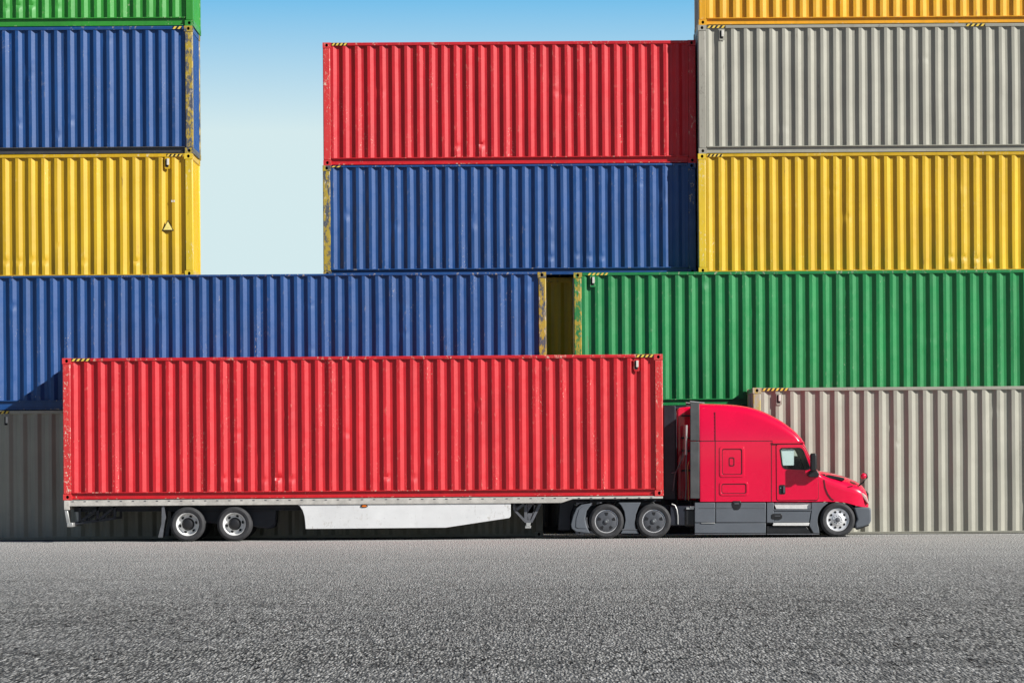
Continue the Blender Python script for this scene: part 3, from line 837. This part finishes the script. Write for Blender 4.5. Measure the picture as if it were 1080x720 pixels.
# lower side panels
def lower(poly, y0, y1, name, mat, near, bev=.01, par=None):
    mb = MB(); mb.prism(Qp(*poly), *((y0, y1) if near else (W - y1, W - y0)));
    return mb.build(name, mat, par or TK, bevel=bev)
arch = [(775 + 86*math.cos(math.radians(a)), 596 - 86*math.sin(math.radians(a))) for a in range(200, 128, -8)]
for near in (True, False):
    p = lower([(171, 519), (257.5, 519), (257.5, 603), (171, 603)], .02, .06, 'tank_fairing', M['plastic'], near)
    lower([(260, 519), (471, 519), (471, 603), (260, 603)], .02, .06, 'tank_fairing', M['plastic'], near)
    lower([(171, 605), (471, 605), (471, 648), (171, 648)], .028, .07, 'sill_panel', M['plastic'], near)
    lower([(171, 649.5), (471, 649.5), (471, 654), (171, 654)], .018, .08, 'sill_trim', M['gear'], near, .003)
    lower([(198, 603.6), (256, 603.6), (256, 606.6), (198, 606.6)], .010, .03, 'trim_strip', M['silver'], near, .002)
    lower([(190, 541), (466, 541), (466, 543), (190, 543)], .014, .03, 'trim_strip', M['gear'], near, .002)
    fp = lower([(332, 512), (364, 512), (368, 524), (364, 540), (356, 549), (340, 549), (331, 540), (328, 524)], .008, .05, 'filler_recess', M['black'], near, .006)
    lower([(338, 520), (358, 520), (358, 526), (338, 526)], .0, .007, 'filler_lip', M['rimgrey'], near, .002, fp)
    # step panel with two bright treads and a dark pocket
    sp = lower([(475, 519), (505, 519), (505, 604), (475, 604)], .02, .06, 'step_panel', M['plastic'], near)
    lower([(505, 552), (662, 552), (655, 603), (505, 603)], .035, .07, 'step_riser', M['plastic'], near)
    lower([(505, 522), (512, 520), (664, 520), (664, 546), (516, 546)], .075, .10, 'step_tread', M['tread'], near, .004)
    lower([(505, 547), (664, 547), (664, 552.5), (505, 552.5)], .016, .08, 'tread_nosing', M['plastic'], near, .003)
    lower([(503, 604), (655, 604), (652, 616), (500, 616)], .004, .07, 'step_tread', M['tread'], near, .004)
    pk = lower(rr := [(494, 571), (500, 566), (534, 566), (540, 571), (540, 584), (534, 589), (500, 589), (494, 584)], .030 - .02, .05, 'step_pocket', M['black'], near, .006)
    lower([(508, 573), (532, 573), (532, 577), (508, 577)], .004, .009, 'pocket_grip', M['rimgrey'], near, .002, pk)
    lower([(475, 617.5), (640, 617.5), (668, 648), (475, 648)], .05, .09, 'sill_panel', M['black'], near)
    lower([(475, 649.5), (697, 649.5), (697, 654), (475, 654)], .018, .08, 'sill_trim', M['gear'], near, .003)
    # wing liner ahead of the wheel arch
    lower([(664, 519), (735, 519)] + [q for q in reversed(arch) if q[0] < 737] + [(697, 648), (672, 648), (655, 617), (664, 552)], .022, .06, 'arch_panel', M['plastic'], near)
    # bumper
    mb = MB()
    bp = Qp((843, 540), (880, 538), (912, 540), (916, 548), (916, 596), (908, 612), (880, 622), (850, 630), (848, 606), (858, 590))
    mb.prism(bp, *((.03, .50) if near else (W - .50, W - .03)))
    bo = mb.build('bumper', M['plastic'], TK, bevel=.03, seg=3)
    lower([(853, 626), (906, 611), (908, 616), (858, 634)], .05, .30, 'air_dam', M['black'], near, .004)
    # headlamp
    mb = MB(); mb.prism(Qp((873, 481), (884, 478), (898, 492), (908, 520), (906, 526), (896, 516), (884, 498)), *((.10, .36) if near else (W - .36, W - .10))); mb.build('headlight', M['lens'], TK, bevel=.02, seg=3)
    # wing vent slit
    lower([(700, 398), (724, 399), (726, 417), (722, 440), (708, 418)], .10, .30, 'cowl_side', M['black'], near, .006)
# bonnet intake strip and details
for y0 in (.10, W - .30):
    mb = MB(); mb.prism(Qp((726, 404), (740, 402), (803, 415), (806, 421), (800, 427), (770, 420), (728, 415)), y0, y0 + .2); mb.build('bonnet_vent', M['black'], TK, bevel=.006)
mb = MB(); mb.prism(Qp((905, 470), (914, 480), (914, 534), (903, 534)), .42, W - .42); mb.build('grille', M['black'], TK, bevel=.01)
mb = MB(); mb.prism(Qp((843, 540), (912, 541), (917, 549), (917, 596), (905, 612), (850, 630)), .49, W - .49); mb.build('bumper_centre', M['plastic'], TK, bevel=.02)
# inner wheel wells and chassis
mb = MB(); mb.prism(Qp((470, 520), (905, 541), (850, 600), (850, 560), (775, 522), (715, 556), (715, 640), (470, 640)), .34, W - .34); mb.build('engine_bay', M['black'], TK)
for y0 in (.10, W - .34):
    mb = MB(); mb.ring([Q(775 + 88*math.cos(math.radians(a)), 596 - 88*math.sin(math.radians(a))) for a in range(0, 181, 10)] + [Q(690, 606), Q(860, 606)], [Q(775 + 83*math.cos(math.radians(a)), 596 - 83*math.sin(math.radians(a))) for a in range(0, 181, 10)] + [Q(692, 606), Q(858, 606)], y0, y0 + .24); mb.build('arch_liner', M['black'], TK)
for y0 in (.55, W - .63):
    mb = MB(); a = K(600, 546); c = K(905, 531); mb.box(a[0], c[0], y0, y0 + .08, a[1], K(600, 534)[1]); mb.build('chassis_rail', M['frame'], TK)
mb = MB(); a = K(722, 566); c = K(735, 532); mb.box(a[0], c[0] + 2.4, .10, W - .10, WR - .12, WR + .25); mb.build('fuel_tank', M['black'], TK, bevel=.05)
mb = MB(); a = K(707, 556); mb.box(a[0], a[0] + .52, .12, W - .12, WR - .10, WR + .30); bx_ = mb.build('battery_box', M['frame'], TK, bevel=.02)
mb = MB(); p = K(724, 535.5); mb.box(p[0], p[0] + .16, .085, .119, p[1] - .03, p[1] + .015); p = K(728, 533.5); mb.box(p[0], p[0] + .10, .07, .086, p[1] - .03, p[1]); mb.build('valve_block', M['silver'], bx_, bevel=.004)
mb = MB(); mb.prism([K(652, 529), K(690, 529), K(694, 534), K(648, 534)], .35, W - .35); mb.build('fifth_wheel', M['black'], TK, bevel=.01)
# wheels of the tractor
xs1, xs2, xs3 = K(639.6, 548)[0], K(689.6, 548)[0], K(883.75, 548)[0]
for x in (xs1, xs2):
    wheel(TK, x, WR, 'drive'); wheel(TK, x, WR, 'drive', far=True)
    mb = MB(); mb.tube([(x, .2, WR), (x, W - .2, WR)], .075, 16); mb.build('axle', M['frame'], TK, smooth=40)
wheel(TK, xs3, WR, 'steer', dual=False); wheel(TK, xs3, WR, 'steer', far=True, dual=False)
mb = MB(); mb.tube([(xs3, .2, WR - .02), (xs3, W - .2, WR - .02)], .06, 16); mb.build('axle', M['frame'], TK, smooth=40)
# drive wheel fenders
def Z2(zx, zy): return K(580 + zx/6.75, 480 + zy/6.75)
for y0, y1 in ((.03, .36), (W - .36, W - .03)):
    mb = MB(); mb.prism([Z2(*p) for p in ((300, 340), (225, 350), (190, 375), (165, 430), (150, 490), (155, 520), (185, 543), (285, 553), (262, 505), (252, 450), (262, 395))], y0, y1); fd = mb.build('drive_fender', M['plastic'], TK, bevel=.012)
    ys = (y0 - .012, y0 - .001) if y0 < 1 else (y1 + .001, y1 + .012)
    mb = MB(); mb.prism([Z2(*p) for p in ((296, 352), (235, 362), (208, 385), (188, 450), (184, 510), (200, 518), (262, 520), (250, 480), (246, 430), (262, 385))], *ys); mb.build('fender_panel', M['plastic'], fd, bevel=.005)
    mb = MB(); mb.prism([Z2(*p) for p in ((488, 335), (648, 335), (630, 372), (612, 420), (606, 480), (612, 520), (636, 556), (502, 556), (528, 515), (538, 460), (530, 400), (508, 358))], y0 + .02, y1 - .02); md_ = mb.build('fender_bridge', M['plastic'], TK, bevel=.01)
    ys = (y0 + .012, y0 + .019) if y0 < 1 else (y1 - .019, y1 - .012)
    mb = MB(); mb.prism([Z2(*p) for p in ((516, 524), (622, 524), (626, 531), (510, 531))], *ys); mb.build('bridge_trim', M['gear'], md_)
mb = MB(); mb.prism([Z2(*p) for p in ((70, 330), (190, 330), (155, 420), (150, 540), (60, 540))], .5, W - .5); mb.build('rear_frame_end', M['frame'], TK, bevel=.02)
mb = MB(); pp = [(868, 346), (892, 356), (905, 385), (912, 430), (913, 490)]
mb.tube([(Z2(*p)[0], .10, Z2(*p)[1]) for p in pp], .014); mb.build('fender_hoop', M['silver'], TK, smooth=50)
# main mirrors
for near in (True, False):
    s = -1 if near else 1; y_ = 0 if near else W
    def ym(d): return y_ + s*d
    mb = MB(); mb.prism(rrect(qx(655), qx(681), qz(660, 386), qz(660, 311), .04, 4), *sorted((ym(.10), ym(.29)))); mm = mb.build('door_mirror', M['black'], TK, bevel=.03, seg=3)
    mb = MB(); mb.prism(Qp((654, 384), (684, 382), (694, 398), (690, 412), (655, 412), (645, 404)), *sorted((ym(-.03), ym(.14)))); mb.build('mirror_arm', M['black'], mm, bevel=.012)
    mb = MB(); mb.prism(Qp((655.5, 318), (657, 318), (657, 380), (655.5, 380)), *sorted((ym(.33), ym(.49)))); mb.build('mirror_glass', M['chrome'], mm) if False else mb.bm.free()
    # spotting mirror on the nose
    if not near: continue
    mb = MB(); mb.tube([(Q(866, 448)[0], ym(-.16), Q(866, 448)[1]), (Q(884, 434)[0], ym(-.13), Q(884, 434)[1]), (Q(901, 412)[0], ym(-.10), Q(901, 412)[1]), (Q(897, 398)[0], ym(-.09), Q(897, 398)[1]), (Q(886, 396)[0], ym(-.09), Q(886, 396)[1])], .017, 10); hm = mb.build('nose_mirror', M['black'], TK, smooth=50)
    mb = MB(); c_ = Q(885, 407); mb.lathe([(.005, -.05), (.04, -.045), (.062, -.01), (.060, .03), (.04, .045), (.005, .05)], c_[0], c_[1], 20, cy=ym(-.09)); mb.build('mirror_shell', M['cab'], hm, smooth=60)
# wiper stubs
mb = MB(); mb.tube([(Q(820, 452)[0], .05, Q(820, 452)[1]), (Q(842, 448)[0], .08, Q(842, 448)[1])], .008); mb.build('washer_jet', M['black'], TK)

# ------------------------------------------------------------------ ground
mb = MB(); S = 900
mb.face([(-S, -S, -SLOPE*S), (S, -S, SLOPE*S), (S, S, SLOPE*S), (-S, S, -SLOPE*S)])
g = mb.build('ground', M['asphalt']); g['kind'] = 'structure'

# ------------------------------------------------------------------ light
sa, sb = 1.72, 1.18
sun_dir = Vector((sa, -1, sb)).normalized()        # towards the sun
sl = bpy.data.lights.new('sun', 'SUN'); sl.energy = 5.0; sl.angle = math.radians(.55); sl.color = (1, .97, .925)
so = bpy.data.objects.new('sun', sl); COL.objects.link(so); so.rotation_euler = sun_dir.to_track_quat('Z', 'Y').to_euler(); so.location = (20, -30, 40)
w_ = bpy.data.worlds.new('World'); sc.world = w_; w_.use_nodes = True
nt = w_.node_tree; nt.nodes.clear(); N = NT(nt)
out = N.n('ShaderNodeOutputWorld'); bg = N.n('ShaderNodeBackground'); bg.inputs[1].default_value = .05
sky = N.n('ShaderNodeTexSky'); sky.sky_type = 'NISHITA'; sky.sun_disc = False
sky.sun_elevation = math.asin(sun_dir.z); sky.sun_rotation = math.atan2(sun_dir.x, sun_dir.y)
sky.air_density = .7; sky.dust_density = .15; sky.ozone_density = 2.0; sky.altitude = 0
tc = N.n('ShaderNodeTexCoord'); sp = N.n('ShaderNodeSeparateXYZ'); N.l(tc.outputs['Generated'], sp.inputs[0])
haze = N.ramp(sp.outputs[2], .096, .143, 1.0, 0.0)     # pale haze layer low in the sky
haze2 = N.ramp(sp.outputs[2], .143, .30, 1.0, 0.0)
side = N.ramp(sp.outputs[1], .1, .6)                     # haze limited to the far side, cutting fill from the sky behind
c = N.mix(N.mul(N.mul(haze2, .9), side), sky.outputs[0], (1.1, 7.2, 13.0))
c = N.mix(N.mul(haze, side), c, (9.9, 12.3, 12.7))
N.l(c, bg.inputs[0]); N.l(bg.outputs[0], out.inputs[0])

# ------------------------------------------------------------------ camera
cam = bpy.data.cameras.new('camera'); co = bpy.data.objects.new('camera', cam); COL.objects.link(co)
co.location = (0, 0, EYE); co.rotation_euler = (math.pi/2, 0, 0)
cam.sensor_width = 36; cam.sensor_fit = 'HORIZONTAL'; cam.lens = 36 * F / 1080
cam.shift_y = (HOR - 360) / 1080
cam.clip_start = .1; cam.clip_end = 5000
sc.camera = co
vs = sc.view_settings; vs.view_transform = 'Standard'; vs.look = 'None'; vs.gamma = 1; vs.exposure = .42; vs.use_curve_mapping = False
